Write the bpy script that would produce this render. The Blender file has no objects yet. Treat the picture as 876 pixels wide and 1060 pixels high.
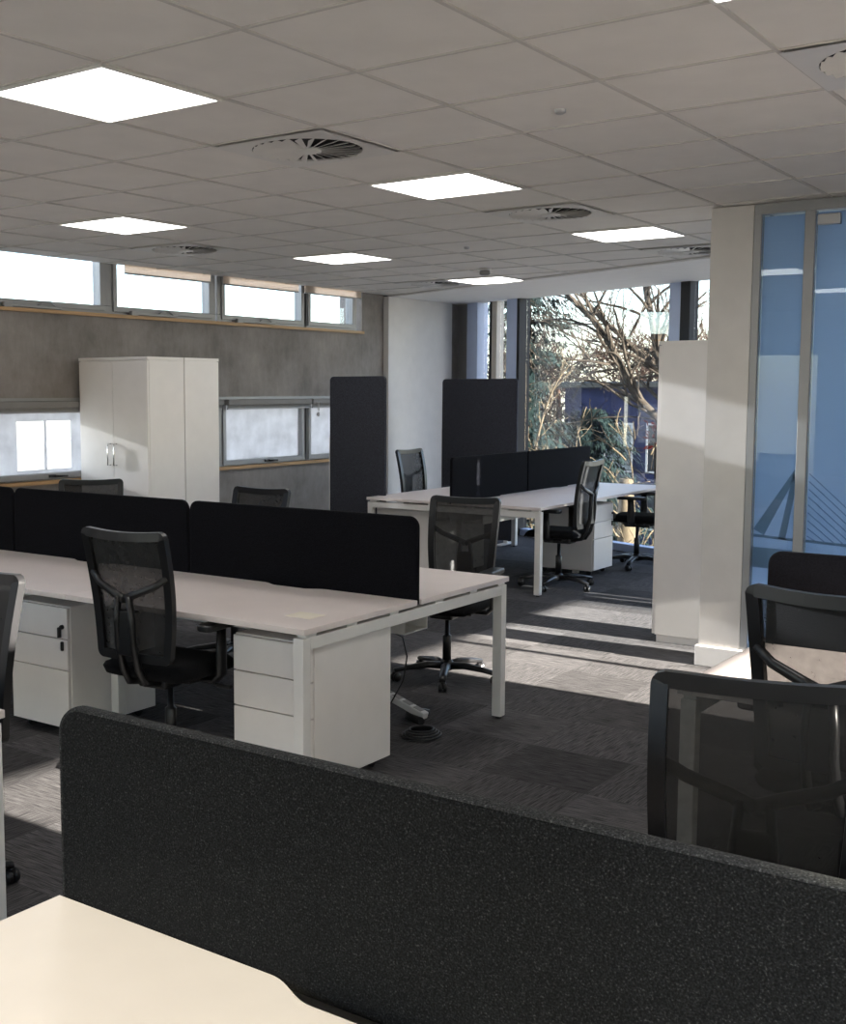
import bpy, bmesh, math, random
from mathutils import Vector, Matrix
PI = math.pi
scene = bpy.context.scene
COL = scene.collection

# ------------------------------------------------------------------ materials
def mat(name):
    m = bpy.data.materials.new(name); m.use_nodes = True
    nt = m.node_tree
    for n in list(nt.nodes): nt.nodes.remove(n)
    out = nt.nodes.new('ShaderNodeOutputMaterial')
    return m, nt, out

def nd(nt, typ, **kw):
    n = nt.nodes.new(typ)
    for k, v in kw.items():
        if k.startswith('i_'):
            key = k[2:]
            key = int(key) if key.isdigit() else key.replace('_', ' ')
            n.inputs[key].default_value = v
        else:
            setattr(n, k, v)
    return n

def c4(c): return (c[0], c[1], c[2], 1.0)

def plain(name, col, rough=0.5, metal=0.0, var=0.06, scale=8.0, bump=0.0, bscale=60.0, spec=0.5, coat=0.0):
    m, nt, out = mat(name)
    L = nt.links.new
    p = nd(nt, 'ShaderNodeBsdfPrincipled')
    p.inputs['Roughness'].default_value = rough
    p.inputs['Metallic'].default_value = metal
    p.inputs['Specular IOR Level'].default_value = spec
    tc = nd(nt, 'ShaderNodeTexCoord')
    no = nd(nt, 'ShaderNodeTexNoise', i_Scale=scale, i_Detail=4.0)
    L(tc.outputs['Object'], no.inputs['Vector'])
    rp = nd(nt, 'ShaderNodeValToRGB')
    rp.color_ramp.elements[0].position = 0.3; rp.color_ramp.elements[1].position = 0.7
    rp.color_ramp.elements[0].color = c4([max(0, x*(1-var)) for x in col])
    rp.color_ramp.elements[1].color = c4([min(1, x*(1+var)) for x in col])
    L(no.outputs['Fac'], rp.inputs['Fac']); L(rp.outputs['Color'], p.inputs['Base Color'])
    if bump > 0:
        n2 = nd(nt, 'ShaderNodeTexNoise', i_Scale=bscale, i_Detail=3.0)
        L(tc.outputs['Object'], n2.inputs['Vector'])
        b = nd(nt, 'ShaderNodeBump', i_Strength=bump, i_Distance=0.01)
        L(n2.outputs['Fac'], b.inputs['Height']); L(b.outputs['Normal'], p.inputs['Normal'])
    L(p.outputs['BSDF'], out.inputs['Surface'])
    return m

def m_glass(name, tint=(1, 1, 1), refl=1.0):
    m, nt, out = mat(name); L = nt.links.new
    t = nd(nt, 'ShaderNodeBsdfTransparent', i_Color=c4(tint))
    g = nd(nt, 'ShaderNodeBsdfGlossy', i_Roughness=0.0)
    f = nd(nt, 'ShaderNodeFresnel', i_IOR=1.5)
    mu = nd(nt, 'ShaderNodeMath', operation='MULTIPLY'); mu.inputs[1].default_value = refl
    mx = nd(nt, 'ShaderNodeMixShader')
    L(f.outputs[0], mu.inputs[0]); L(mu.outputs[0], mx.inputs[0])
    L(t.outputs[0], mx.inputs[1]); L(g.outputs[0], mx.inputs[2]); L(mx.outputs[0], out.inputs['Surface'])
    return m

def m_frost(name, col, clear=0.3, transl=0.6, var=0.15, scale=6.0):
    m, nt, out = mat(name); L = nt.links.new
    tc = nd(nt, 'ShaderNodeTexCoord')
    no = nd(nt, 'ShaderNodeTexNoise', i_Scale=scale, i_Detail=5.0)
    L(tc.outputs['Object'], no.inputs['Vector'])
    rp = nd(nt, 'ShaderNodeValToRGB')
    rp.color_ramp.elements[0].position = 0.3; rp.color_ramp.elements[1].position = 0.7
    rp.color_ramp.elements[0].color = c4([x*(1-var) for x in col]); rp.color_ramp.elements[1].color = c4([min(1, x*(1+var)) for x in col])
    L(no.outputs['Fac'], rp.inputs['Fac'])
    d = nd(nt, 'ShaderNodeBsdfDiffuse'); t = nd(nt, 'ShaderNodeBsdfTranslucent'); tr = nd(nt, 'ShaderNodeBsdfTransparent', i_Color=c4(col))
    L(rp.outputs[0], d.inputs[0]); L(rp.outputs[0], t.inputs[0])
    a = nd(nt, 'ShaderNodeMixShader', i_0=transl); L(d.outputs[0], a.inputs[1]); L(t.outputs[0], a.inputs[2])
    b = nd(nt, 'ShaderNodeMixShader', i_0=clear); L(a.outputs[0], b.inputs[1]); L(tr.outputs[0], b.inputs[2])
    L(b.outputs[0], out.inputs['Surface'])
    return m

def m_mesh(name, col, clear):
    m, nt, out = mat(name); L = nt.links.new
    tc = nd(nt, 'ShaderNodeTexCoord')
    no = nd(nt, 'ShaderNodeTexNoise', i_Scale=40.0)
    L(tc.outputs['Object'], no.inputs['Vector'])
    mr = nd(nt, 'ShaderNodeMapRange'); mr.inputs['To Min'].default_value = clear-0.03; mr.inputs['To Max'].default_value = clear+0.03
    L(no.outputs['Fac'], mr.inputs['Value'])
    p = nd(nt, 'ShaderNodeBsdfPrincipled', i_Roughness=0.8); p.inputs['Base Color'].default_value = c4(col)
    t = nd(nt, 'ShaderNodeBsdfTransparent'); mx = nd(nt, 'ShaderNodeMixShader')
    L(mr.outputs[0], mx.inputs[0]); L(p.outputs[0], mx.inputs[1]); L(t.outputs[0], mx.inputs[2]); L(mx.outputs[0], out.inputs['Surface'])
    return m

def m_emit(name, col, st):
    m, nt, out = mat(name)
    e = nd(nt, 'ShaderNodeEmission', i_Color=c4(col), i_Strength=st)
    nt.links.new(e.outputs[0], out.inputs['Surface'])
    return m

def m_fabric(name, col, speck=0.0, speckcol=(0.5, 0.5, 0.5), scale=260.0):
    m, nt, out = mat(name); L = nt.links.new
    tc = nd(nt, 'ShaderNodeTexCoord')
    p = nd(nt, 'ShaderNodeBsdfPrincipled', i_Roughness=0.95)
    p.inputs['Specular IOR Level'].default_value = 0.05
    p.inputs['Sheen Weight'].default_value = 0.04
    p.inputs['Sheen Roughness'].default_value = 0.4
    no = nd(nt, 'ShaderNodeTexNoise', i_Scale=scale, i_Detail=2.0)
    L(tc.outputs['Object'], no.inputs['Vector'])
    rp = nd(nt, 'ShaderNodeValToRGB')
    e = rp.color_ramp.elements
    e[0].position = 0.35; e[0].color = c4([x*0.55 for x in col]); e[1].position = 0.62; e[1].color = c4([x*1.35 for x in col])
    if speck > 0:
        k = rp.color_ramp.elements.new(0.78); k.color = c4(speckcol)
    L(no.outputs['Fac'], rp.inputs['Fac']); L(rp.outputs[0], p.inputs['Base Color'])
    b = nd(nt, 'ShaderNodeBump', i_Strength=0.5, i_Distance=0.004)
    L(no.outputs['Fac'], b.inputs['Height']); L(b.outputs[0], p.inputs['Normal'])
    L(p.outputs[0], out.inputs['Surface'])
    return m

def m_concrete(name, base):
    m, nt, out = mat(name); L = nt.links.new
    tc = nd(nt, 'ShaderNodeTexCoord')
    p = nd(nt, 'ShaderNodeBsdfPrincipled', i_Roughness=0.85)
    n1 = nd(nt, 'ShaderNodeTexNoise', i_Scale=1.6, i_Detail=8.0, i_Roughness=0.65)
    n2 = nd(nt, 'ShaderNodeTexNoise', i_Scale=14.0, i_Detail=6.0, i_Roughness=0.7)
    L(tc.outputs['Object'], n1.inputs['Vector'])
    mp = nd(nt, 'ShaderNodeMapping'); mp.inputs['Scale'].default_value = (1, 1, 0.35)
    L(tc.outputs['Object'], mp.inputs['Vector']); L(mp.outputs[0], n2.inputs['Vector'])
    ad = nd(nt, 'ShaderNodeMath', operation='MULTIPLY_ADD'); ad.inputs[1].default_value = 0.35
    L(n2.outputs['Fac'], ad.inputs[0]); L(n1.outputs['Fac'], ad.inputs[2])
    rp = nd(nt, 'ShaderNodeValToRGB'); e = rp.color_ramp.elements
    e[0].position = 0.45; e[0].color = c4([x*0.62 for x in base]); e[1].position = 0.9; e[1].color = c4([x*1.35 for x in base])
    L(ad.outputs[0], rp.inputs['Fac']); L(rp.outputs[0], p.inputs['Base Color'])
    b = nd(nt, 'ShaderNodeBump', i_Strength=0.25, i_Distance=0.01)
    L(n2.outputs['Fac'], b.inputs['Height']); L(b.outputs[0], p.inputs['Normal'])
    L(p.outputs[0], out.inputs['Surface'])
    return m

def m_carpet(name):
    m, nt, out = mat(name); L = nt.links.new
    def math_(op, a, b=None):
        n = nd(nt, 'ShaderNodeMath', operation=op)
        for i, v in enumerate((a, b)):
            if v is None: continue
            if isinstance(v, (int, float)): n.inputs[i].default_value = v
            else: L(v, n.inputs[i])
        return n.outputs[0]
    tc = nd(nt, 'ShaderNodeTexCoord')
    sx = nd(nt, 'ShaderNodeSeparateXYZ'); L(tc.outputs['Object'], sx.inputs[0])
    X, Y = sx.outputs[0], sx.outputs[1]
    tx = math_('FLOOR', math_('DIVIDE', X, 0.5)); ty = math_('FLOOR', math_('DIVIDE', Y, 0.5))
    chk = math_('MODULO', math_('ADD', math_('ADD', tx, ty), 100.0), 2.0)
    chk = math_('GREATER_THAN', chk, 0.5)
    cell = nd(nt, 'ShaderNodeCombineXYZ'); L(tx, cell.inputs[0]); L(ty, cell.inputs[1])
    wn = nd(nt, 'ShaderNodeTexWhiteNoise', noise_dimensions='3D'); L(cell.outputs[0], wn.inputs['Vector'])
    def stripes(sc):
        mp = nd(nt, 'ShaderNodeMapping'); mp.inputs['Scale'].default_value = sc
        L(tc.outputs['Object'], mp.inputs['Vector'])
        n = nd(nt, 'ShaderNodeTexNoise', i_Scale=1.0, i_Detail=3.0, i_Roughness=0.6); L(mp.outputs[0], n.inputs['Vector'])
        return n.outputs['Fac']
    a, b_ = stripes((9, 150, 1)), stripes((150, 9, 1))
    mx = nd(nt, 'ShaderNodeMix', data_type='FLOAT')
    L(chk, mx.inputs[0]); L(a, mx.inputs[2]); L(b_, mx.inputs[3])
    rp = nd(nt, 'ShaderNodeValToRGB'); e = rp.color_ramp.elements
    e[0].position = 0.32; e[0].color = (0.030, 0.029, 0.031, 1); e[1].position = 0.68; e[1].color = (0.125, 0.12, 0.122, 1)
    L(mx.outputs[0], rp.inputs['Fac'])
    fine = nd(nt, 'ShaderNodeTexNoise', i_Scale=350.0, i_Detail=1.0); L(tc.outputs['Object'], fine.inputs['Vector'])
    g = math_('MULTIPLY', math_('ADD', math_('MULTIPLY', wn.outputs['Value'], 0.75), 0.62), math_('ADD', fine.outputs['Fac'], 0.5))
    vm = nd(nt, 'ShaderNodeVectorMath', operation='SCALE'); L(rp.outputs[0], vm.inputs[0]); L(g, vm.inputs['Scale'])
    p = nd(nt, 'ShaderNodeBsdfPrincipled', i_Roughness=0.97); p.inputs['Specular IOR Level'].default_value = 0.1
    L(vm.outputs[0], p.inputs['Base Color'])
    bp = nd(nt, 'ShaderNodeBump', i_Strength=0.6, i_Distance=0.004); L(mx.outputs[0], bp.inputs['Height']); L(bp.outputs[0], p.inputs['Normal'])
    L(p.outputs[0], out.inputs['Surface'])
    return m

def m_wood(name, base):
    m, nt, out = mat(name); L = nt.links.new
    tc = nd(nt, 'ShaderNodeTexCoord')
    mp = nd(nt, 'ShaderNodeMapping'); mp.inputs['Scale'].default_value = (1.5, 40, 40)
    n = nd(nt, 'ShaderNodeTexNoise', i_Scale=1.5, i_Detail=4.0)
    L(tc.outputs['Object'], mp.inputs[0]); L(mp.outputs[0], n.inputs['Vector'])
    rp = nd(nt, 'ShaderNodeValToRGB'); e = rp.color_ramp.elements
    e[0].position = 0.3; e[0].color = c4([x*0.7 for x in base]); e[1].position = 0.7; e[1].color = c4([x*1.2 for x in base])
    p = nd(nt, 'ShaderNodeBsdfPrincipled', i_Roughness=0.5)
    L(n.outputs['Fac'], rp.inputs[0]); L(rp.outputs[0], p.inputs['Base Color']); L(p.outputs[0], out.inputs['Surface'])
    return m

M = {}
M['white_desk'] = plain('white_laminate', (0.76, 0.68, 0.65), 0.35, var=0.02)
M['white_steel'] = plain('white_steel', (0.74, 0.72, 0.69), 0.4, var=0.02)
M['white_cab'] = plain('white_cabinet', (0.83, 0.79, 0.755), 0.4, var=0.02)
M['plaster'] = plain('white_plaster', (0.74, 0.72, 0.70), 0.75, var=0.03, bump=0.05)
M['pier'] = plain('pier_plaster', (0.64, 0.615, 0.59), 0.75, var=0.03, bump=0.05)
M['soffit'] = plain('white_soffit', (0.90, 0.885, 0.87), 0.7, var=0.02)
M['ceil'] = plain('ceiling_tile', (0.83, 0.80, 0.76), 0.9, var=0.03, scale=5, bump=0.06, bscale=300)
M['tbar'] = plain('ceiling_grid', (0.62, 0.595, 0.56), 0.7, var=0.03)
M['concrete'] = m_concrete('raw_concrete', (0.275, 0.252, 0.238))
M['carpet'] = m_carpet('carpet_tiles')
M['wood'] = m_wood('pale_timber', (0.52, 0.32, 0.15))
M['alu'] = plain('grey_aluminium', (0.33, 0.335, 0.34), 0.45, metal=0.2, var=0.03)
M['skylit_alu'] = plain('skylight_painted_frame', (0.55, 0.64, 0.85), 0.5, var=0.03)  # blue of the skylight on the frames is painted into their colour
M['dark_gasket'] = plain('black_gasket', (0.012, 0.014, 0.018), 0.6)
M['cream'] = plain('cream_post', (0.62, 0.56, 0.48), 0.6)
M['glass'] = m_glass('window_glass', (0.96, 0.98, 1.0), 0.25)
M['pglass'] = m_glass('partition_glass', (0.84, 0.93, 0.97), 0.8)
M['frost'] = m_frost('frosted_glass', (0.60, 0.60, 0.61), 0.06, 0.68)
M['bright_film'] = m_frost('added_bright_film', (0.98, 0.98, 0.98), 0.8, 0.9, var=0.02)
M['film'] = m_frost('blue_graphic_film', (0.70, 0.78, 0.95), 0.02, 0.55, var=0.04, scale=1.2)
M['film_dark'] = plain('dark_blue_print', (0.36, 0.45, 0.66), 0.7)
M['blind'] = m_frost('beige_blind', (0.82, 0.72, 0.63), 0.0, 0.6, var=0.03, scale=30)
M['sun_dimmer'] = m_frost('sun_dimming_sheet', (0.88, 0.90, 0.84), 0.42, 0.6, var=0.02, scale=30)
M['blind_grey'] = plain('grey_blind', (0.24, 0.235, 0.23), 0.7)
M['mesh'] = m_mesh('black_mesh', (0.013, 0.0125, 0.0125), 0.115)
M['black'] = plain('black_plastic', (0.0075, 0.0075, 0.0085), 0.34, var=0.1, spec=0.5)
M['seatfab'] = m_fabric('black_seat_fabric', (0.008, 0.008, 0.009))
M['screen'] = m_fabric('charcoal_screen_fabric', (0.0065, 0.0065, 0.0085), 0.0)
M['screen_front'] = m_fabric('speckled_charcoal_fabric', (0.0135, 0.0135, 0.014), 1.0, (0.07, 0.07, 0.07), 330.0)
M['lit_edge_fab'] = m_fabric('sunlit_edge_fabric', (0.04, 0.04, 0.041), 1.0, (0.16, 0.16, 0.16), 330.0)
M['tall'] = m_fabric('slate_screen_fabric', (0.050, 0.052, 0.064), 0.0)
M['chrome'] = plain('chrome', (0.75, 0.75, 0.76), 0.15, metal=1.0, var=0.02)
M['silver'] = plain('satin_silver', (0.5, 0.5, 0.5), 0.35, metal=0.8, var=0.02)
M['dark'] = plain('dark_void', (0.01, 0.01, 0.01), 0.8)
M['lamp'] = m_emit('lamp_diffuser', (1.0, 0.97, 0.93), 7.0)
M['cable'] = plain('black_cable', (0.012, 0.012, 0.013), 0.5)
M['strip'] = plain('white_plastic', (0.62, 0.62, 0.62), 0.35)
M['paper'] = plain('cream_label', (0.80, 0.74, 0.62), 0.6, var=0.02)
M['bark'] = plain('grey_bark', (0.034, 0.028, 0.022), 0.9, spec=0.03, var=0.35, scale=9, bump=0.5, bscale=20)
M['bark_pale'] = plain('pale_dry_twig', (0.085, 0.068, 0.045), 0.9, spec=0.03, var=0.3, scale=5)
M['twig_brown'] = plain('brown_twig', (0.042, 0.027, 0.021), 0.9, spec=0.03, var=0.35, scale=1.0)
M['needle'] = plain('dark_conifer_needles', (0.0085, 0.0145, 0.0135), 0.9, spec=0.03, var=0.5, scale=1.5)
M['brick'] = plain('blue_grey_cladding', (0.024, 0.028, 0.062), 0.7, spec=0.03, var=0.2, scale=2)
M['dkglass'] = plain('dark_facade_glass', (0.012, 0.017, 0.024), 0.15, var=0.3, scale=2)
M['grass'] = plain('winter_ground', (0.18, 0.175, 0.16), 0.95, spec=0.03, var=0.4, scale=0.6)
M['reflection_pane'] = plain('painted_reflection_pane', (0.16, 0.18, 0.19), 0.4, var=0.3, scale=2)  # pale tone painted in for a bright reflection in the glass
M['redleaf'] = plain('red_leaf', (0.12, 0.015, 0.012), 0.8, spec=0.03, var=0.2)

# ------------------------------------------------------------------ mesh helpers
def new_bm(): return bmesh.new()

def add_box(bm, x0, x1, y0, y1, z0, z1, bev=0.0, seg=2):
    b = bmesh.new()
    bmesh.ops.create_cube(b, size=1.0)
    for v in b.verts:
        v.co = Vector(((x0+x1)/2+v.co.x*(x1-x0), (y0+y1)/2+v.co.y*(y1-y0), (z0+z1)/2+v.co.z*(z1-z0)))
    if bev > 0:
        bmesh.ops.bevel(b, geom=list(b.edges), offset=bev, segments=seg, profile=0.5, affect='EDGES')
    merge(bm, b)

def merge(bm, b, mtx=None):
    if mtx is not None: bmesh.ops.transform(b, matrix=mtx, verts=list(b.verts))
    mp = {}
    for v in b.verts: mp[v] = bm.verts.new(v.co)
    for f in b.faces:
        try:
            nf = bm.faces.new([mp[v] for v in f.verts]); nf.smooth = f.smooth
        except ValueError: pass
    b.free()

def add_prism(bm, pts, axis, a0, a1, bev=0.0):
    """extrude a 2-D outline along axis ('x','y','z') between a0 and a1"""
    def P(p, a):
        if axis == 'x': return Vector((a, p[0], p[1]))
        if axis == 'y': return Vector((p[0], a, p[1]))
        return Vector((p[0], p[1], a))
    b = bmesh.new()
    lo = [b.verts.new(P(p, a0)) for p in pts]; hi = [b.verts.new(P(p, a1)) for p in pts]
    n = len(pts)
    b.faces.new(lo[::-1]); b.faces.new(hi)
    for i in range(n): b.faces.new((lo[i], lo[(i+1) % n], hi[(i+1) % n], hi[i]))
    bmesh.ops.recalc_face_normals(b, faces=list(b.faces))
    if bev > 0:
        es = [e for e in b.edges if len(e.link_faces) == 2 and any(len(f.verts) > 4 for f in e.link_faces)]
        bmesh.ops.bevel(b, geom=es, offset=bev, segments=3, profile=0.5, affect='EDGES')
    merge(bm, b)

def rrect(x0, x1, y0, y1, r, corners=(1, 1, 1, 1), seg=7):
    """outline; corners = (low-low, high-low, high-high, low-high) rounded or not"""
    pts = []
    cs = [(x0, y0, PI), (x1, y0, 1.5*PI), (x1, y1, 0), (x0, y1, 0.5*PI)]
    for (cx, cy, a), k in zip(cs, corners):
        if not k: pts.append((cx, cy)); continue
        ox = cx+(r if cx == x0 else -r); oy = cy+(r if cy == y0 else -r)
        for i in range(seg+1):
            t = a+0.5*PI*i/seg
            pts.append((ox+r*math.cos(t), oy+r*math.sin(t)))
    return pts

def add_tube(bm, pts, rad, seg=8, closed=False, flat=None, up=None, smooth=True):
    """sweep a round (or flat=(ra,rb) elliptical) section along pts; rad may be a list"""
    pts = [Vector(p) for p in pts]; n = len(pts)
    if not hasattr(rad, '__len__'): rad = [rad]*n
    T = []
    for i in range(n):
        if closed: t = pts[(i+1) % n]-pts[i-1]
        else: t = pts[min(i+1, n-1)]-pts[max(i-1, 0)]
        T.append(t.normalized() if t.length > 1e-9 else Vector((0, 0, 1)))
    u = Vector(up) if up is not None else (Vector((0, 0, 1)) if abs(T[0].z) < 0.9 else Vector((1, 0, 0)))
    rings = []
    for i in range(n):
        if up is not None: u = Vector(up)
        u = u-T[i]*u.dot(T[i])
        if u.length < 1e-6: u = T[i].orthogonal()
        u.normalize(); w = T[i].cross(u)
        ring = []
        for k in range(seg):
            a = 2*PI*k/seg+PI/seg
            ra, rb = (flat[0]*rad[i], flat[1]*rad[i]) if flat else (rad[i], rad[i])
            ring.append(bm.verts.new(pts[i]+u*math.cos(a)*ra+w*math.sin(a)*rb))
        rings.append(ring)
    m_ = n if closed else n-1
    for i in range(m_):
        A, B = rings[i], rings[(i+1) % n]
        for k in range(seg):
            f = bm.faces.new((A[k], A[(k+1) % seg], B[(k+1) % seg], B[k])); f.smooth = smooth
    if not closed:
        bm.faces.new(rings[0][::-1]); bm.faces.new(rings[-1])

def add_lathe(bm, prof, seg=16, center=(0, 0, 0), axis='z'):
    """prof list of (r,h)"""
    rings = []
    for r, h in prof:
        ring = []
        for k in range(seg):
            a = 2*PI*k/seg
            c, s = r*math.cos(a), r*math.sin(a)
            p = {'z': (c, s, h), 'y': (c, h, s), 'x': (h, c, s)}[axis]
            ring.append(bm.verts.new(Vector(center)+Vector(p)))
        rings.append(ring)
    for A, B in zip(rings, rings[1:]):
        for k in range(seg):
            f = bm.faces.new((A[k], A[(k+1) % seg], B[(k+1) % seg], B[k])); f.smooth = True
    bm.faces.new(rings[0][::-1]); bm.faces.new(rings[-1])

def obj(name, bm, m, parent=None, autosmooth=False):
    bmesh.ops.recalc_face_normals(bm, faces=list(bm.faces))
    me = bpy.data.meshes.new(name); bm.to_mesh(me); bm.free()
    me.materials.append(M[m] if isinstance(m, str) else m)
    o = bpy.data.objects.new(name, me); COL.objects.link(o)
    if parent is not None: o.parent = parent
    return o

def tag(o, label, cat, group=None):
    o['label'] = label; o['category'] = cat
    if group: o['group'] = group
    return o

def thing(name, label, cat, loc=(0, 0, 0), rz=0.0, group=None):
    o = bpy.data.objects.new(name, None); COL.objects.link(o)
    o.empty_display_size = 0.1
    o.location = loc; o.rotation_euler = (0, 0, rz)
    return tag(o, label, cat, group)

def structure(o, label=None):
    o['kind'] = 'structure'
    if label: o['label'] = label
    return o

def sbox(name, m, *a, **k):
    bm = new_bm(); add_box(bm, *a, **k)
    return structure(obj(name, bm, m))

def dup(root, loc, rz, label, group=None):
    r = root.copy(); COL.objects.link(r); r.location = loc; r.rotation_euler = (0, 0, rz)
    r['label'] = label
    if group: r['group'] = group
    for ch in list(root.children):
        c = ch.copy(); COL.objects.link(c); c.parent = r
        for g in list(ch.children):
            d = g.copy(); COL.objects.link(d); d.parent = c
    return r

# ------------------------------------------------------------------ key dimensions
CH = 2.7275                       # ceiling height
GX, GY, T = 2.786, 2.3765, 0.6    # ceiling grid origin and tile
def gx(u): return GX+u*T
def gy(v): return GY-v*T
WY = 7.5                          # inner face of the concrete wall
FO = Vector((12.90, 7.5))         # corner of concrete wall and glazed facade
FD = Vector((-0.38, -0.925)).normalized()    # along facade, away from that corner
FN = Vector((0.925, -0.38)).normalized()     # outward
YR = -3.0                         # right hand wall
XB = -2.6                         # wall behind
def fac(s, off=0.0): p = FO+FD*s+FN*off; return (p.x, p.y)
s_end = (7.5-YR)/0.925

# ------------------------------------------------------------------ room shell
bm = new_bm()
fe = fac(s_end, 0.1)
add_prism(bm, [(XB-0.1, YR-0.1), (fe[0], YR-0.1), fac(-0.2, 0.1), (fac(-0.2, .1)[0], WY+0.35), (XB-0.1, WY+0.35)], 'z', -0.2, 0.0)
structure(obj('floor', bm, 'carpet'))

# suspended ceiling: tiles with a lowered grid; margin strip follows the slanted facade
EO = 1.47                                    # distance of the grid edge inside the facade
def edge_x(y): # x of the ceiling grid edge at y
    p = fac(0, -EO); return p[0]+(y-p[1])*FD.x/FD.y
bm = new_bm()
add_prism(bm, [(XB-0.1, YR-0.1), (edge_x(YR-0.1), YR-0.1), (edge_x(WY), WY), (XB-0.1, WY)], 'z', CH+0.006, CH+0.08)
structure(obj('ceiling', bm, 'ceil'))
bm = new_bm()
v = -9
k = 0
for k in range(-9, 10):
    y = gy(k)
    if YR < y < WY: add_box(bm, XB, edge_x(y)-0.01, y-0.008, y+0.008, CH, CH+0.012)
for k in range(-9, 17):
    x = gx(k)
    y0 = YR
    if x > edge_x(YR): y0 = WY-(edge_x(WY)-x)*FD.y/FD.x+0.01
    if XB < x and y0 < WY: add_box(bm, x-0.008, x+0.008, y0, WY-0.02, CH+0.0004, CH+0.0125)
structure(obj('trim_1', bm, 'tbar'))
bm = new_bm()
a, b = fac(0, -EO), fac(s_end, -EO)
add_prism(bm, [(edge_x(YR), YR), fac(s_end, 0.02), fac(-0.05, 0.02), (edge_x(WY), WY)], 'z', CH-0.012, CH+0.35)
structure(obj('trim_2', bm, 'soffit'))
bm = new_bm()
p0, p1 = Vector(fac(0, -EO-0.006)), Vector(fac(s_end, -EO-0.006))
q0, q1 = Vector(fac(0, -EO-0.03)), Vector(fac(s_end, -EO-0.03))
add_prism(bm, [p0[:], p1[:], q1[:], q0[:]], 'z', CH-0.004, CH+0.004)
structure(obj('trim_3', bm, 'tbar'))

# left concrete wall with two window strips
ZL0, ZL1, ZU0, ZU1 = 0.955, 1.60, 2.315, 2.95
XE = 10.78
bm = new_bm()
add_box(bm, XB, XE, WY, WY+0.3, 0, ZL0)
add_box(bm, XB, XE, WY, WY+0.3, ZL1, ZU0)
add_box(bm, XB, XE, WY, WY+0.3, ZU1, 3.2)
add_box(bm, XE, 13.0, WY-0.001, WY+0.3, 0, 3.2)
structure(obj('wall_left', bm, 'concrete'))
sbox('wall_far', 'plaster', 11.2, 12.58, WY-0.07, WY-0.002, 0, CH-0.013)
bm = new_bm()
add_box(bm, XB-0.2, XB, YR-0.2, WY+0.3, 0, 0.35); add_box(bm, XB-0.2, XB, YR-0.2, WY+0.3, 2.15, 3.2)
for a, b in ((YR-0.2, -2.4), (0.5, 1.0), (3.8, 4.3), (7.0, WY+0.3)): add_box(bm, XB-0.2, XB, a, b, 0.35, 2.15)  # rear openings invented to let in more sky light
structure(obj('wall_back', bm, 'plaster'))

# right wall, out of frame, its openings invented to cast the sun patches
sun_holes = [(5.98, 6.74, 1.0, 1.70), (6.80, 7.6, 1.0, 1.70), (7.9, 8.95, 1.0, 1.70), (2.85, 3.58, 1.2, 1.72),
         (3.75, 4.45, 1.66, 1.78), (-1.2, 1.50, 1.50, 1.93), (2.35, 2.75, 2.30, 2.60)]
xs = sorted({XB, fe[0]+0.4} | {h[0] for h in sun_holes} | {h[1] for h in sun_holes})
zs = sorted({0, 3.2} | {h[2] for h in sun_holes} | {h[3] for h in sun_holes})
bm = new_bm()
for i in range(len(xs)-1):
    for j in range(len(zs)-1):
        cx, cz = (xs[i]+xs[i+1])/2, (zs[j]+zs[j+1])/2
        if any(h[0] < cx < h[1] and h[2] < cz < h[3] for h in sun_holes): continue
        add_box(bm, xs[i], xs[i+1], YR-0.12, YR, zs[j], zs[j+1])
structure(obj('wall_right', bm, 'plaster'))

bm = new_bm(); add_box(bm, -1.25, 1.55, YR+0.02, YR+0.024, 1.45, 2.0)  # unseen sheet added to dim the sun on the foreground desk
structure(obj('dimmer_sheet', bm, 'sun_dimmer'))
sbox('sun_blocker', 'concrete', 9.1, 15.5, YR-2.6, YR-0.3, -4.5, 6.5)  # unseen block added to keep sun from entering through the facade

# timber sills of the two strips
sbox('trim_4', 'wood', XB, XE, WY-0.035, WY+0.03, ZU0-0.028, ZU0)
sbox('trim_5', 'wood', XB, XE, WY-0.035, WY+0.03, ZL0-0.03, ZL0)
sbox('trim_6', 'alu', XB, 10.78, WY-0.03, WY+0.02, 1.592, 1.615)

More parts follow.
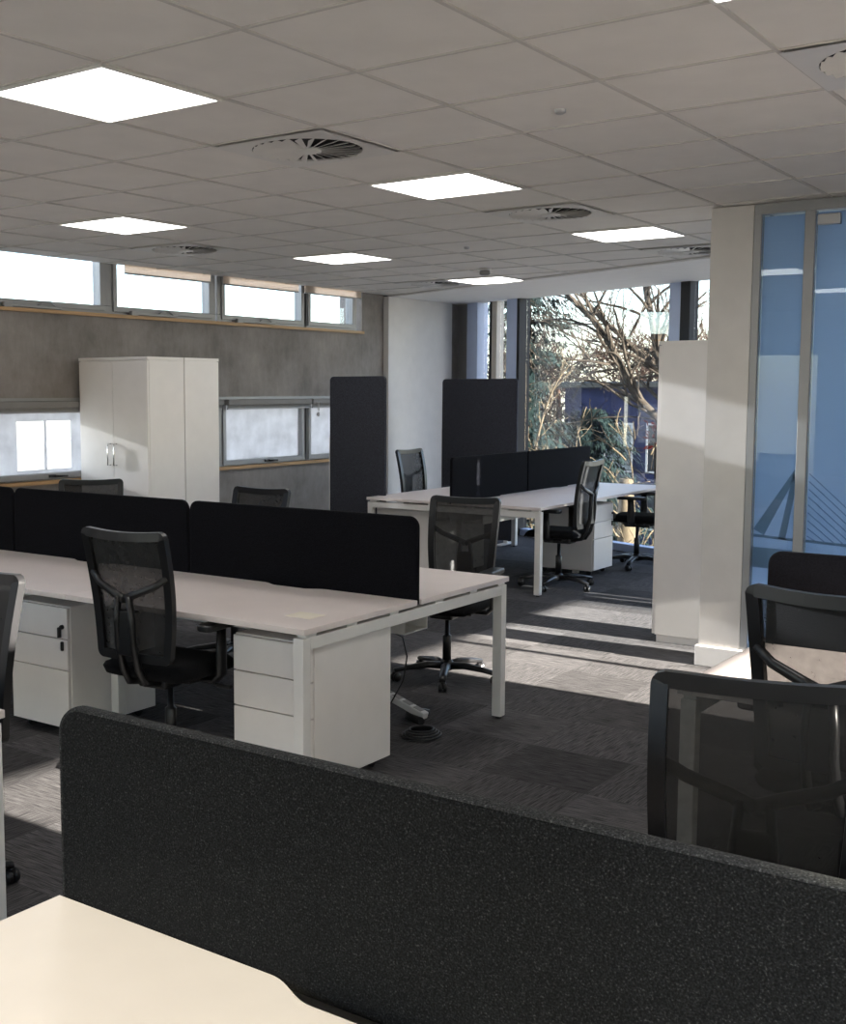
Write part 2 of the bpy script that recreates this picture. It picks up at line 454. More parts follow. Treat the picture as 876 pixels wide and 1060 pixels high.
# windows in the concrete wall
cols = [(-2.2, -1.05), (-0.85, 0.3), (0.5, 1.65), (1.85, 3.0), (3.2, 4.35), (4.55, 5.6), (5.80, 6.957), (7.15, 8.305), (8.53, 9.70), (9.86, 10.60)]
def window(n, x0, x1, z0, z1, pane, bar, fixed=False, clear=False):
    root = bpy.data.objects.new('window_%d' % n, None); COL.objects.link(root); structure(root)
    root.location = ((x0+x1)/2, WY+0.05, z0)
    cx = (x0+x1)/2
    bm = new_bm()
    y0, y1 = -0.04, 0.04
    X0, X1 = x0-cx, x1-cx; Z1 = z1-z0
    f = 0.10
    add_box(bm, X0-f, X1+f, y0, y1, 0, bar, 0.004)
    add_box(bm, X0-f, X1+f, y0, y1, Z1-0.05, Z1, 0.004)
    add_box(bm, X0-f, X0, y0, y1, bar, Z1-0.05, 0.004)
    add_box(bm, X1, X1+f, y0, y1, bar, Z1-0.05, 0.004)
    # stepped sash profile
    add_box(bm, X0-0.045, X1+0.045, y0-0.014, y0, bar-0.045, bar, 0.003)
    add_box(bm, X0-0.045, X0, y0-0.014, y0, bar, Z1-0.05, 0.003)
    add_box(bm, X1, X1+0.045, y0-0.014, y0, bar, Z1-0.05, 0.003)
    obj('frame', bm, 'alu', root)
    if clear:
        a, b, c, d, z2 = -0.29, -0.012, 0.012, 0.27, 0.475  # clearer rectangles added for the bright patches of light on the frosted glass
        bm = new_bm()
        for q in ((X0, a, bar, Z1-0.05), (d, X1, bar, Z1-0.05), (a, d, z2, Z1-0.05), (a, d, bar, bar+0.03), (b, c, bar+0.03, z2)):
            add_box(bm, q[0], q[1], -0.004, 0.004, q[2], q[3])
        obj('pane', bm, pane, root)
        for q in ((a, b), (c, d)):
            bm = new_bm(); add_box(bm, q[0], q[1], -0.003, 0.003, bar+0.03, z2); obj('added_bright_pane', bm, 'bright_film', root)
    else:
        bm = new_bm(); add_box(bm, X0, X1, -0.004, 0.004, bar, Z1-0.05); obj('pane', bm, pane, root)
    if not fixed:
        bm = new_bm()
        if z0 > 2:
            add_box(bm, -0.42, 0.14, y0-0.035, y0-0.014, bar-0.062, bar-0.04, 0.004)
            add_tube(bm, [(-0.1, y0-0.03, bar-0.04), (-0.05, y0-0.03, bar-0.01), (0.02, y0-0.03, bar-0.005), (0.08, y0-0.03, bar-0.04)], 0.006, 6)
            add_box(bm, -0.44, -0.36, y0-0.045, y0-0.014, bar-0.07, bar-0.03, 0.004)
        else:
            add_box(bm, -0.02, 0.05, y0-0.028, y0-0.014, bar-0.035, bar-0.012, 0.003)
            add_tube(bm, [(0.03, y0-0.034, bar-0.024), (0.16, y0-0.036, bar-0.028)], 0.009, 6)
        obj('handle', bm, 'alu' if z0 > 2 else 'black', root)
    return root
n = 1
for i, (x0, x1) in enumerate(cols):
    window(n, x0, x1, ZU0, ZU1, 'glass', 0.068, fixed=(i == 9)); n += 1
for i, (x0, x1) in enumerate(cols):
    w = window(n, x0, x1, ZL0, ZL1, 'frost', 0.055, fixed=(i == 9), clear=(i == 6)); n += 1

# glazed facade at the far end
N0 = n
fw = bpy.data.objects.new('window_%d' % n, None); COL.objects.link(fw); structure(fw); n += 1
ang = math.atan2(FD.y, FD.x)
fw.location = (FO.x, FO.y, 0); fw.rotation_euler = (0, 0, ang)
# local x along facade, local y = +left of FD ; outward is FN -> local
ly = 1.0 if Vector((-FD.y, FD.x)).dot(FN) > 0 else -1.0
def fbox(bm, s0, s1, o0, o1, z0, z1, bev=0.0):
    y0, y1 = sorted((ly*o0, ly*o1)); add_box(bm, s0, s1, y0, y1, z0, z1, bev)
FH = 2.80
def mull(name, s0, s1, o0, o1, m):
    bm = new_bm(); fbox(bm, s0, s1, o0, o1, 0.0, FH, 0.003); obj(name, bm, m, fw)
mull('mullion', 0.26, 0.46, -0.10, 0.06, 'skylit_alu')
mull('post', 0.67, 0.76, -0.05, 0.06, 'cream')
mull('gasket', 0.625, 0.668, -0.05, 0.06, 'dark_gasket')
mull('mullion', 1.00, 1.18, -0.10, 0.06, 'skylit_alu')
mull('gasket', 1.181, 1.225, -0.10, 0.06, 'dark_gasket')
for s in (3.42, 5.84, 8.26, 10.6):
    mull('mullion', s, s+0.14, -0.06, 0.06, 'skylit_alu'); mull('gasket', s+0.141, s+0.26, -0.06, 0.06, 'dark_gasket')
bm = new_bm(); fbox(bm, 0.0, s_end, -0.05, 0.06, 0, 0.08, 0.004); obj('bottom_rail', bm, 'skylit_alu', fw)
bm = new_bm(); fbox(bm, 0.0, s_end, 0.03, 0.09, 2.765, 2.95, 0.004); obj('head_rail', bm, 'alu', fw)
bm = new_bm(); fbox(bm, 0.02, 0.255, -0.04, 0.04, 0, FH, 0.004); obj('jamb_panel', bm, 'alu', fw)
for s0, s1 in ((0.461, 0.624), (0.761, 0.999), (1.226, 3.419), (3.681, 5.839), (6.101, 8.259), (8.521, 10.599), (10.861, s_end)):
    bm = new_bm(); fbox(bm, s0, s1, 0.008, 0.016, 0.08, FH); obj('pane', bm, 'glass', fw)

# plastered pier, skirting, glazed meeting room
PX = 7.10
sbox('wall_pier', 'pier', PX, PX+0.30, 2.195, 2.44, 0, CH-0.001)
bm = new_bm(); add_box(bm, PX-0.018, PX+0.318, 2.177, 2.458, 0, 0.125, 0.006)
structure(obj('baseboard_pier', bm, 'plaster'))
pr = bpy.data.objects.new('window_%d' % n, None); COL.objects.link(pr); structure(pr, 'glazed meeting room partition with blue bridge graphic'); n += 1
pr.location = (PX, 0, 0)
bm = new_bm()
add_box(bm, 0.0, 0.06, YR, 2.193, CH-0.06, CH-0.001, 0.003)
add_box(bm, 0.0, 0.06, YR, 2.193, 0, 0.06, 0.003)
add_box(bm, 0.0, 0.06, 2.150, 2.193, 0.06, CH-0.06, 0.003)
obj('frame', bm, 'alu', pr)
bm = new_bm(); add_box(bm, -0.004, 0.064, 1.855, 1.912, 0.06, CH-0.06, 0.004)
obj('mullion', bm, 'alu', pr)
bm = new_bm(); add_box(bm, 0.012, 0.022, 1.914, 2.148, 0.06, CH-0.06); obj('pane', bm, 'pglass', pr)
FX = 0.045
bm = new_bm(); add_box(bm, FX, FX+0.003, 1.914, 2.148, 0.06, CH-0.07); obj('graphic_film', bm, 'film', pr)
def strip2(bm, y0, z0, y1, z1, w0, w1, x0=FX-0.006, x1=FX-0.003):
    d = Vector((y1-y0, z1-z0)).normalized(); nn = Vector((-d.y, d.x))
    a = Vector((y0, z0)); b = Vector((y1, z1))
    add_prism(bm, [(a+nn*w0)[:], (a-nn*w0)[:], (b-nn*w1)[:], (b+nn*w1)[:]], 'x', x0, x1)
bm = new_bm()
strip2(bm, 2.118, 0.835, 1.915, 1.205, 0.035, 0.012)
strip2(bm, 1.985, 0.80, 1.920, 1.18, 0.02, 0.014)
strip2(bm, 2.148, 0.815, 1.915, 0.80, 0.008, 0.008)
strip2(bm, 2.148, 0.685, 1.915, 0.68, 0.06, 0.06)
obj('bridge_print', bm, 'film_dark', pr)
dr = bpy.data.objects.new('door_1', None); COL.objects.link(dr); structure(dr, 'glass meeting room door with blue bridge graphic'); dr.location = (PX, 0, 0)
bm = new_bm(); add_box(bm, 0.012, 0.022, 0.90, 1.853, 0.065, CH-0.065); obj('pane', bm, 'pglass', dr)
bm = new_bm(); add_box(bm, FX, FX+0.003, 0.90, 1.853, 0.06, CH-0.07); obj('graphic_film', bm, 'film', dr)
bm = new_bm()
for i in range(9):
    z0 = 1.19-0.045*i
    strip2(bm, 1.845, z0, 1.845-(z0-0.80)*1.05-0.02, 0.80, 0.0028, 0.0028)
strip2(bm, 1.853, 0.80, 0.90, 0.76, 0.008, 0.008)
obj('bridge_print', bm, 'film_dark', dr)
bm = new_bm()
add_box(bm, -0.004, 0.036, 1.725, 1.845, CH-0.145, CH-0.085, 0.004)
obj('patch_fitting', bm, 'silver', dr)
for a, b in ((-0.06, 0.88), (-1.02, -0.08), (-1.98, -1.04), (YR, -2.0)):
    bm = new_bm(); add_box(bm, 0.012, 0.022, a, b, 0.06, CH-0.06); obj('pane', bm, 'pglass', pr)
    bm = new_bm(); add_box(bm, FX, FX+0.003, a, b, 0.06, CH-0.07); obj('graphic_film', bm, 'film', pr)
for y in (0.88, -0.08, -1.04, -2.0):
    bm = new_bm(); add_box(bm, 0.0, 0.06, y, y+0.02, 0.06, CH-0.06); obj('mullion', bm, 'alu', pr)
# side of the meeting room: glass run from pier to facade
sr = bpy.data.objects.new('window_%d' % n, None); COL.objects.link(sr); structure(sr, 'clear glass side of the meeting room'); n += 1
xf = FO.x+(2.25-FO.y)*FD.x/FD.y-0.12
bm = new_bm()
add_box(bm, PX+0.30, xf, 2.21, 2.26, CH-0.07, CH-0.013); add_box(bm, PX+0.30, xf, 2.21, 2.26, 0, 0.06)
obj('frame', bm, 'alu', sr)
bm = new_bm(); add_box(bm, PX+0.30, xf, 2.23, 2.24, 0.06, CH-0.07); obj('pane', bm, 'glass', sr)

# ------------------------------------------------------------------ ceiling fittings
def ceiling_light(u, vv, label, first=[None]):
    loc = (gx(u)+T/2, gy(vv)-T/2, CH)
    if first[0] is None:
        t = thing('ceiling_light', label, 'light', loc, 0, 'square ceiling light panels')
        bm = new_bm(); h = 0.298
        for a in ((-h, h, -h, -h+0.012), (-h, h, h-0.012, h), (-h, -h+0.012, -h+0.012, h-0.012), (h-0.012, h, -h+0.012, h-0.012)):
            add_box(bm, *a, -0.008, 0.004)
        obj('frame', bm, 'white_steel', t)
        bm = new_bm(); add_box(bm, -h+0.012, h-0.012, -h+0.012, h-0.012, -0.005, 0.004); obj('diffuser', bm, 'lamp', t)
        first[0] = t; return t
    return dup(first[0], loc, 0, label, 'square ceiling light panels')
LIGHTS = [((0, -2), 'glowing square ceiling light panel nearest the camera, at upper left'),
          ((4, -2), 'glowing square ceiling light between the two nearest round swirl vents'),
          ((4, -6), 'glowing square ceiling light nearest the concrete wall and its high windows'),
          ((8, -6), 'small looking glowing square ceiling light in front of the far plaster corner'),
          ((8, -2), 'glowing square ceiling light closest to the white pier'),
          ((12, -6), 'farthest square ceiling light, beside the smoke detector')]
for (u, vv), lb in LIGHTS: ceiling_light(u, vv, lb)
for u, vv in ((-4, -6), (-4, -2), (-4, 2), (0, -6), (0, 2), (4, 2), (8, 2), (0, 6), (4, 6)):
    ceiling_light(u, vv, 'square ceiling light panel outside the picture')

def vent(u, vv, label, first=[None]):
    loc = (gx(u)+T/2, gy(vv)-T/2, CH)
    if first[0] is None:
        t = thing('ceiling_vent', label, 'vent', loc, 0, 'square ceiling vents with round swirl blades')
        bm = new_bm(); h = 0.297
        outer = rrect(-h, h, -h, h, 0.002, (0, 0, 0, 0))
        N = 48; R0 = 0.245
        inner = [(R0*math.cos(2*PI*i/N), R0*math.sin(2*PI*i/N)) for i in range(N)]
        lo_i = [bm.verts.new((x, y, -0.006)) for x, y in inner]; hi_i = [bm.verts.new((x, y, 0.004)) for x, y in inner]
        sq = []
        for x, y in inner:
            k = h/max(abs(x), abs(y)); sq.append(bm.verts.new((x*k, y*k, -0.006)))
        for i in range(N):
            j = (i+1) % N
            bm.faces.new((lo_i[i], lo_i[j], sq[j], sq[i])); bm.faces.new((lo_i[i], lo_i[j], hi_i[j], hi_i[i]))
        obj('plate', bm, 'white_steel', t)
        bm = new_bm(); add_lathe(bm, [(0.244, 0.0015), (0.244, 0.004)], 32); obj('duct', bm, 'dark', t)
        bm = new_bm()
        for i in range(26):
            a = 2*PI*i/26
            b = bmesh.new(); bmesh.ops.create_cube(b, size=1.0)
            for q in b.verts: q.co = Vector((0.15+q.co.x*0.18, q.co.y*(0.030 if q.co.x > 0 else 0.014), q.co.z*0.0016))
            merge(bm, b, Matrix.Rotation(a, 4, 'Z') @ Matrix.Translation((0, 0, -0.008)) @ Matrix.Rotation(math.radians(24), 4, 'X'))
        obj('swirl_blades', bm, 'white_steel', t)
        bm = new_bm(); add_lathe(bm, [(0.062, -0.002), (0.062, -0.012), (0.05, -0.016)], 24); obj('hub', bm, 'white_steel', t)
        first[0] = t; return t
    return dup(first[0], loc, 0, label, 'square ceiling vents with round swirl blades')
for (u, vv), lb in [((2, -2), 'swirl ceiling vent right of the nearest light panel'),
                    ((6, -2), 'swirl ceiling vent between the two right-hand light panels'),
                    ((6, -7), 'swirl ceiling vent above the high windows of the concrete wall'),
                    ((10, -2), 'swirl ceiling vent half hidden by the top of the white pier'),
                    ((12, -7), 'farthest swirl ceiling vent, beside the farthest light panel'),
                    ((2, 2), 'swirl ceiling vent cut by the right edge, above the glass partition')]:
    vent(u, vv, lb)
t = thing('smoke_detector', 'small white smoke detector on ceiling beside the farthest light panel', 'smoke detector', (gx(10.87), gy(-4.66), CH))
bm = new_bm(); add_lathe(bm, [(0.055, 0.0), (0.055, -0.012), (0.048, -0.018)], 20); obj('base', bm, 'white_steel', t)
bm = new_bm(); add_lathe(bm, [(0.040, -0.018), (0.046, -0.024), (0.046, -0.050), (0.030, -0.058)], 20); obj('sensor_head', bm, 'blind_grey', t)
for (u, vv), lb in [((2.54, 0.5), 'tiny sprinkler cap on the ceiling tile above the pier and screens'), ((8.5, -3.6), 'tiny sprinkler cap on the ceiling in front of the smoke detector')]:
    bm = new_bm(); add_lathe(bm, [(0.022, 0.03), (0.022, -0.006), (0.012, -0.012)], 14, (gx(u), gy(vv), CH)); tag(obj('sprinkler_cap', bm, 'silver'), lb, 'sprinkler', 'sprinkler caps')

# ------------------------------------------------------------------ roller blinds
def blind(x0, x1, z0, z1, fab, label, grp, chain_side=1, cass=0.05):
    t = thing('roller_blind', label, 'blind', ((x0+x1)/2, WY-0.045, z0), 0, grp)
    h = (x1-x0)/2; H = z1-z0
    bm = new_bm(); add_box(bm, -h, h, -0.002, 0.002, 0.012, H-cass); obj('fabric', bm, fab, t)
    bm = new_bm(); add_box(bm, -h, h, -0.007, 0.007, 0.0, 0.014, 0.003); obj('bottom_bar', bm, 'alu', t)
    bm = new_bm(); add_box(bm, -h-0.01, h+0.01, -0.03, 0.035, H-cass, H, 0.008); obj('cassette', bm, 'blind_grey', t)
    return t
gU, gL = 'blinds of the high windows', 'blinds of the low windows'
blind(7.20, 8.28, 2.655, 2.92, 'blind', 'beige roller blind of the high window above the white cupboards', gU)
blind(8.46, 9.60, 2.652, 2.92, 'blind', 'longest beige roller blind, right of the cupboards at the ceiling', gU)
blind(9.70, 10.70, 2.652, 2.92, 'blind', 'beige roller blind of the last high window before the plaster corner', gU)
for x0, x1, lb in ((5.65, 7.05, 'rolled-up grey blind over the low window left of the cupboards'),
                   (8.50, 9.77, 'rolled-up grey blind over the low window right of the cupboards'),
                   (9.82, 10.7, 'rolled-up grey blind over the low window beside the tall grey screen'), (7.12, 8.42, 'rolled-up grey blind mostly behind the white cupboards')):
    t = blind(x0, x1, 1.495, 1.590, 'blind_grey', lb, gL, cass=0.055)
    if x0 > 9:
        bm = new_bm(); h = -(x1-x0)/2+0.05
        add_tube(bm, [(h, -0.036, 0.06), (h, -0.038, -0.02), (h+0.02, -0.038, -0.03), (h+0.02, -0.036, 0.06)], 0.0035, 6)
        add_lathe(bm, [(0.004, -0.04), (0.02, -0.055), (0.02, -0.075), (0.004, -0.088)], 12, (h+0.01, -0.038, 0.0)); obj('pull_chain', bm, 'strip', t)

# ------------------------------------------------------------------ bench desks
DZ = 0.73
def bench(label, loc, rz, nd_, parts_end=True):
    """local x = long axis from the near end, local y 0..1.70 across"""
    W = 1.70; D = 1.40; L_ = nd_*D
    t = thing('bench_desk', label, 'desk', loc, rz, 'white bench desks')
    for side in (0, 1):
        for i in range(nd_):
            u0, u1 = i*D+0.002, (i+1)*D-0.002; c = (u0+u1)/2
            inner = W/2-0.018
            e = []
            N = 10
            for j in range(N+1):
                q = j/N; e.append((c-0.19+0.11*q, inner-0.040*(0.5-0.5*math.cos(PI*q))))
            for j in range(N+1):
                q = j/N; e.append((c+0.08+0.11*q, inner-0.040*(0.5+0.5*math.cos(PI*q))))
            pts = [(u0, 0)]+[(u0, inner)]+e+[(u1, inner), (u1, 0)]
            if side: pts = [(x, W-y) for x, y in pts]
            bm = new_bm(); add_prism(bm, pts, 'z', DZ-0.025, DZ, 0.0025); obj('desktop', bm, 'white_desk', t)
    for ue in ((0.012, 0.062), (L_-0.062, L_-0.012)):
        bm = new_bm(); add_box(bm, ue[0], ue[1], 0.055, W-0.055, 0.640, 0.690, 0.003)
        for y in (0.02, 0.30, 0.62, 1.0, 1.32, 1.60): add_box(bm, ue[0]+0.004, ue[1]-0.004, y, y+0.07, 0.690, DZ-0.025)
        obj('end_beam', bm, 'white_steel', t)
        for y in (0.005, W-0.055):
            bm = new_bm(); add_box(bm, ue[0], ue[1], y, y+0.05, 0.012, 0.690, 0.003)
            lg = obj('leg', bm, 'white_steel', t)
            bm = new_bm(); add_lathe(bm, [(0.018, 0.0), (0.018, 0.012)], 12, ((ue[0]+ue[1])/2, y+0.025, 0)); obj('foot', bm, 'black', lg)
    for i in range(1, nd_):
        for y in (0.30, W-0.35):
            bm = new_bm(); add_box(bm, i*D-0.025, i*D+0.025, y, y+0.05, 0.0, 0.655, 0.003); obj('leg', bm, 'white_steel', t)
    for y in (0.30, W-0.35):
        bm = new_bm(); add_box(bm, 0.062, L_-0.062, y, y+0.05, 0.655, DZ-0.025, 0.003); obj('rail', bm, 'white_steel', t)
    for y0, y1 in ((W/2-0.26, W/2-0.06), (W/2+0.06, W/2+0.26)):
        for i in range(nd_):
            bm = new_bm(); a, b = i*D+0.12, (i+1)*D-0.12
            add_box(bm, a, b, y0, y1, 0.545, 0.55); add_box(bm, a, b, y0, y0+0.004, 0.55, 0.62); add_box(bm, a, b, y1-0.004, y1, 0.55, 0.62)
            for q in (a+0.1, b-0.1):
                add_box(bm, q, q+0.02, y0, y0+0.004, 0.62, DZ-0.025); add_box(bm, q, q+0.02, y1-0.004, y1, 0.62, DZ-0.025)
            obj('cable_tray', bm, 'white_steel', t)
    return t
# local (x along, y across): rz=90deg maps local x->+Y, local y->-X ; so start corner at x max
bench('long white bench desk carrying three black screens, drawer units beneath, left of centre', (5.35, 2.81, 0), PI/2, 3)
bench('white bench desk far back in front of the tree window', (8.70, 4.30, 0), 0, 2)
bench('cream-lit white bench desk in the foreground, bottom left corner', (0.585, 1.67, 0), -PI/2, 3)
bench('white bench desk cut by the left edge, only one leg showing', (2.19, 2.80, 0), PI/2, 3)
bench('white bench desk at right in front of the glass partition, one bright corner showing', (3.65, 1.32, 0), -PI/2, 3)

def desk_screen(label, loc, rz, m, edge, rad=0.05, length=1.392, h=0.375, thick=0.026):
    """panel from local x=0..length, z from slightly below desk level"""
    t = thing('desk_screen', label, 'desk divider', loc, rz, 'fabric desk dividers')
    z0, z1 = DZ-0.02, DZ+h
    bm = new_bm(); add_prism(bm, rrect(0.006, length, z0, z1, rad, (0, 0, 1, 1)), 'y', -thick/2, thick/2, 0.008); obj('panel', bm, m, t)
    # edge piping round the rim; its lighter grey paints in the sunlit edge
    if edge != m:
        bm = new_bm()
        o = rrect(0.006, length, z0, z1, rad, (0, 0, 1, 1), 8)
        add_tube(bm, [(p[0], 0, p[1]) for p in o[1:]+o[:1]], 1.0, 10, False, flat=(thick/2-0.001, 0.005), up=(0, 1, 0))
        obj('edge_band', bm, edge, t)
    bm = new_bm()
    for q in (0.22, length-0.22):
        add_box(bm, q-0.02, q+0.02, -0.012, 0.012, DZ-0.11, z0+0.002)
    obj('bracket', bm, 'white_steel', t)
    return t
SX = 4.50
desk_screen('black desk divider at the near end of the long bench desk', (SX, 2.812, 0), PI/2, 'screen', 'screen')
desk_screen('black desk divider in the middle of the long bench desk, behind the empty chair', (SX, 4.212, 0), PI/2, 'screen', 'screen')
desk_screen('black desk divider of the long bench desk cut by the left edge', (SX, 5.612, 0), PI/2, 'screen', 'screen')
desk_screen('large speckled charcoal desk divider across the foreground', (1.435, 1.668, 0), -PI/2, 'screen_front', 'lit_edge_fab', length=1.50, h=0.358, thick=0.032)
desk_screen('black desk divider at right, behind the pale-framed mesh chair', (SX, 1.30, 0), -PI/2, 'screen', 'screen', h=0.345)
desk_screen('black desk divider on the near half of the far bench desk', (8.72, 5.15, 0), 0, 'screen', 'screen', rad=0.03)
desk_screen('black desk divider on the far half of the far bench desk, against the tree window', (10.12, 5.15, 0), 0, 'screen', 'screen', rad=0.03)

bm = new_bm(); add_box(bm, 3.84, 3.95, 2.93, 3.06, DZ, DZ+0.0015)
tag(obj('paper_label', bm, 'paper'), 'small pale rectangular label lying on the near corner of the long desk', 'label')

# ------------------------------------------------------------------ pedestals
def pedestal(label, loc, rz, first=[None], W=0.42, D=0.58, H=0.645):
    """local: front at y=0 facing -y, x 0..W"""
    if first[0] is not None:
        return dup(first[0], loc, rz, label, 'white drawer pedestals')
    t = thing('drawer_pedestal', label, 'drawer unit', loc, rz, 'white drawer pedestals')
    bm = new_bm(); add_box(bm, 0, W, 0.020, D, 0.045, H, 0.003); obj('carcass', bm, 'white_cab', t)
    zz = [0.05, 0.335, 0.487, H-0.004]
    for i in range(3):
        bm = new_bm(); add_box(bm, 0.004, W-0.004, 0.0, 0.019, zz[i]+0.0025, zz[i+1]-0.0025, 0.002)
        d = obj('drawer', bm, 'white_cab', t)
        if i == 2:
            bm = new_bm(); add_lathe(bm, [(0.011, 0.0), (0.011, -0.012), (0.006, -0.02)], 12, (W-0.035, 0.0, zz[2]+0.06), 'y')
            add_box(bm, W-0.041, W-0.029, -0.032, -0.012, zz[2]+0.012, zz[2]+0.062, 0.003)
            obj('lock', bm, 'black', d)
        if i == 1:
            bm = new_bm(); add_box(bm, W-0.043, W-0.027, -0.012, 0.0, zz[2]-0.055, zz[2]-0.01, 0.004); obj('key_fob', bm, 'black', d)
    for x in (0.06, W-0.06):
        for y in (0.07, D-0.07):
            bm = new_bm(); add_lathe(bm, [(0.0225, -0.012), (0.0225, 0.012)], 14, (x, y, 0.0225), 'x'); add_box(bm, x-0.012, x+0.012, y-0.012, y+0.012, 0.036, 0.046); obj('castor', bm, 'black', t)
    first[0] = t
    return t
# front facing -X : rz=-90deg maps local x->-Y, local y->+X
pedestal('white three-drawer pedestal at the near end of the long desk, beside its front leg', (3.76, 3.28, 0), -PI/2)
pedestal('white three-drawer pedestal under the long desk near the left edge', (3.74, 4.72, 0), -PI/2)
# far bench: right-hand side fronts face -Y
pedestal('white drawer pedestal under the far bench desk between the two right-hand chairs', (9.98, 4.40, 0), 0)
pedestal('white drawer pedestal under the far bench desk, back panel showing past the near leg', (9.75, 5.97, 0), PI)
pedestal('white drawer pedestal at the near left end of the far bench desk', (9.24, 5.97, 0), PI)

# ------------------------------------------------------------------ office chairs
def chair(label, loc, yaw, first=[None]):
    grp = 'black mesh-back office chairs'
    if first[0] is not None: return dup(first[0], loc, yaw, label, grp)
    t = thing('office_chair', label, 'chair', loc, yaw, grp)
    # base
    bm = new_bm()
    add_lathe(bm, [(0.036, 0.062), (0.044, 0.07), (0.044, 0.105), (0.030, 0.125)], 20)
    for i in range(5):
        a = 2*PI*i/5+0.3; c, s = math.cos(a), math.sin(a)
        add_tube(bm, [(0.03*c, 0.03*s, 0.088), (0.12*c, 0.12*s, 0.096), (0.24*c, 0.24*s, 0.082), (0.325*c, 0.325*s, 0.066)], [1.25, 1.1, 0.85, 0.7], 8, flat=(0.019, 0.026), up=(0, 0, 1))
    obj('base', bm, 'black', t)
    for i in range(5):
        a = 2*PI*i/5+0.3; c, s = math.cos(a), math.sin(a)
        b = bmesh.new()
        add_lathe(b, [(0.004, -0.024), (0.0275, -0.022), (0.0275, -0.006), (0.010, -0.005), (0.010, 0.005), (0.0275, 0.006), (0.0275, 0.022), (0.004, 0.024)], 16, (0, 0, 0.0275), 'y')
        add_tube(b, [(-0.031, 0, 0.028), (-0.024, 0, 0.048), (0, 0, 0.057), (0.022, 0, 0.05)], 1.0, 8, flat=(0.004, 0.021), up=(0, 1, 0)) if False else None
        add_lathe(b, [(0.007, 0.03), (0.009, 0.06), (0.006, 0.072)], 10)
        add_box(b, -0.020, 0.016, -0.010, 0.010, 0.034, 0.060, 0.004)
        bm = new_bm(); merge(bm, b, Matrix.Translation((0.315*c, 0.315*s, 0)) @ Matrix.Rotation(a*1.7, 4, 'Z'))
        obj('castor', bm, 'black', t)
    bm = new_bm(); add_lathe(bm, [(0.026, 0.12), (0.026, 0.27), (0.022, 0.275), (0.0145, 0.28), (0.0145, 0.40)], 18); obj('gas_column', bm, 'black', t)
    bm = new_bm(); add_box(bm, -0.13, 0.11, -0.075, 0.075, 0.385, 0.435, 0.012)
    add_box(bm, -0.10, 0.10, -0.19, 0.19, 0.420, 0.437, 0.004)
    mech = obj('mechanism', bm, 'black', t)
    bm = new_bm(); add_tube(bm, [(0.03, -0.07, 0.41), (0.03, -0.20, 0.405), (0.03, -0.27, 0.40)], [0.006, 0.006, 0.007], 8)
    add_box(bm, 0.015, 0.045, -0.315, -0.24, 0.392, 0.408, 0.006); obj('lever', bm, 'black', mech)
    # seat cushion: rounded grid with waterfall front
    bm = new_bm(); N = 16
    top, bot = [], []
    for i in range(N+1):
        rt, rb = [], []
        for j in range(N+1):
            u, w = i/N*2-1, j/N*2-1
            k = (1-abs(u)**4*abs(w)**4*0.13)
            x, y = 0.015+0.245*u*k, 0.245*w*k*(1-0.06*max(0, u))
            edge = max(abs(u), abs(w))
            z = 0.505-0.035*max(0, edge-0.72)**1.5/0.28**1.5-0.035*max(0, u-0.45)**2/0.3+0.006*u*u
            rt.append(bm.verts.new((x, y, z)))
            rb.append(bm.verts.new((0.015+(x-0.015)*0.96, y*0.96, 0.437+0.012*max(0, edge-0.8)/0.2)))
        top.append(rt); bot.append(rb)
    for i in range(N):
        for j in range(N):
            f = bm.faces.new((top[i][j], top[i+1][j], top[i+1][j+1], top[i][j+1])); f.smooth = True
            bm.faces.new((bot[i][j], bot[i][j+1], bot[i+1][j+1], bot[i+1][j]))
    rim = [(i, 0) for i in range(N)]+[(N, j) for j in range(N)]+[(N-i, N) for i in range(N)]+[(0, N-j) for j in range(N)]
    for q in range(len(rim)):
        a, b = rim[q], rim[(q+1) % len(rim)]
        f = bm.faces.new((top[a[0]][a[1]], bot[a[0]][a[1]], bot[b[0]][b[1]], top[b[0]][b[1]])); f.smooth = True
    obj('seat', bm, 'seatfab', t)
    # backrest
    def bx_(z):   # centre line of the back in x
        q = (z-0.52)/0.55
        return -0.225-0.062*q**1.15+0.020*math.sin(PI*min(1, max(0, q)))
    def hw(z):
        q = (z-0.52)/0.55
        return 0.180+0.022*math.sin(min(1, q*1.25)*PI/2)+0.008*q
    zb, zt, r = 0.545, 1.075, 0.014
    loop = []
    for i in range(13):
        q = i/12; loop.append((hw(zb), zb+(zt-zb)*q, 1))
    side = [(hw(zb+r)-0.0, z) for z in ()]
    pts = []
    zz = [zb+r+(zt-zb-2*r)*i/12 for i in range(13)]
    for z in zz: pts.append((bx_(z), hw(z), z))
    for i in range(1, 5):
        a = PI/2*i/5; pts.append((bx_(zt), hw(zt)-r+r*math.cos(a), zt-r+r*math.sin(a)))
    for i in range(1, 8): 
        q = 1-2*i/8; pts.append((bx_(zt)-0.014*(1-q*q), (hw(zt)-r)*q, zt-0.010*(1-q*q)))
    for i in range(1, 5):
        a = PI/2*(1-i/5); pts.append((bx_(zt), -(hw(zt)-r+r*math.cos(a)), zt-r+r*math.sin(a)))
    for z in zz[::-1]: pts.append((bx_(z), -hw(z), z))
    for i in range(1, 5):
        a = PI/2*i/5; pts.append((bx_(zb), -(hw(zb)-r+r*math.cos(a)), zb+r-r*math.sin(a)))
    for i in range(1, 8):
        q = -1+2*i/8; pts.append((bx_(zb)-0.012*(1-q*q), (hw(zb)-r)*q, zb))
    for i in range(1, 5):
        a = PI/2*(1-i/5); pts.append((bx_(zb), hw(zb)-r+r*math.cos(a), zb+r-r*math.sin(a)))
    bm = new_bm(); add_tube(bm, pts, 1.0, 4, True, flat=(0.020, 0.027), up=(1, 0, 0), smooth=False)
    obj('back_frame', bm, 'black', t)
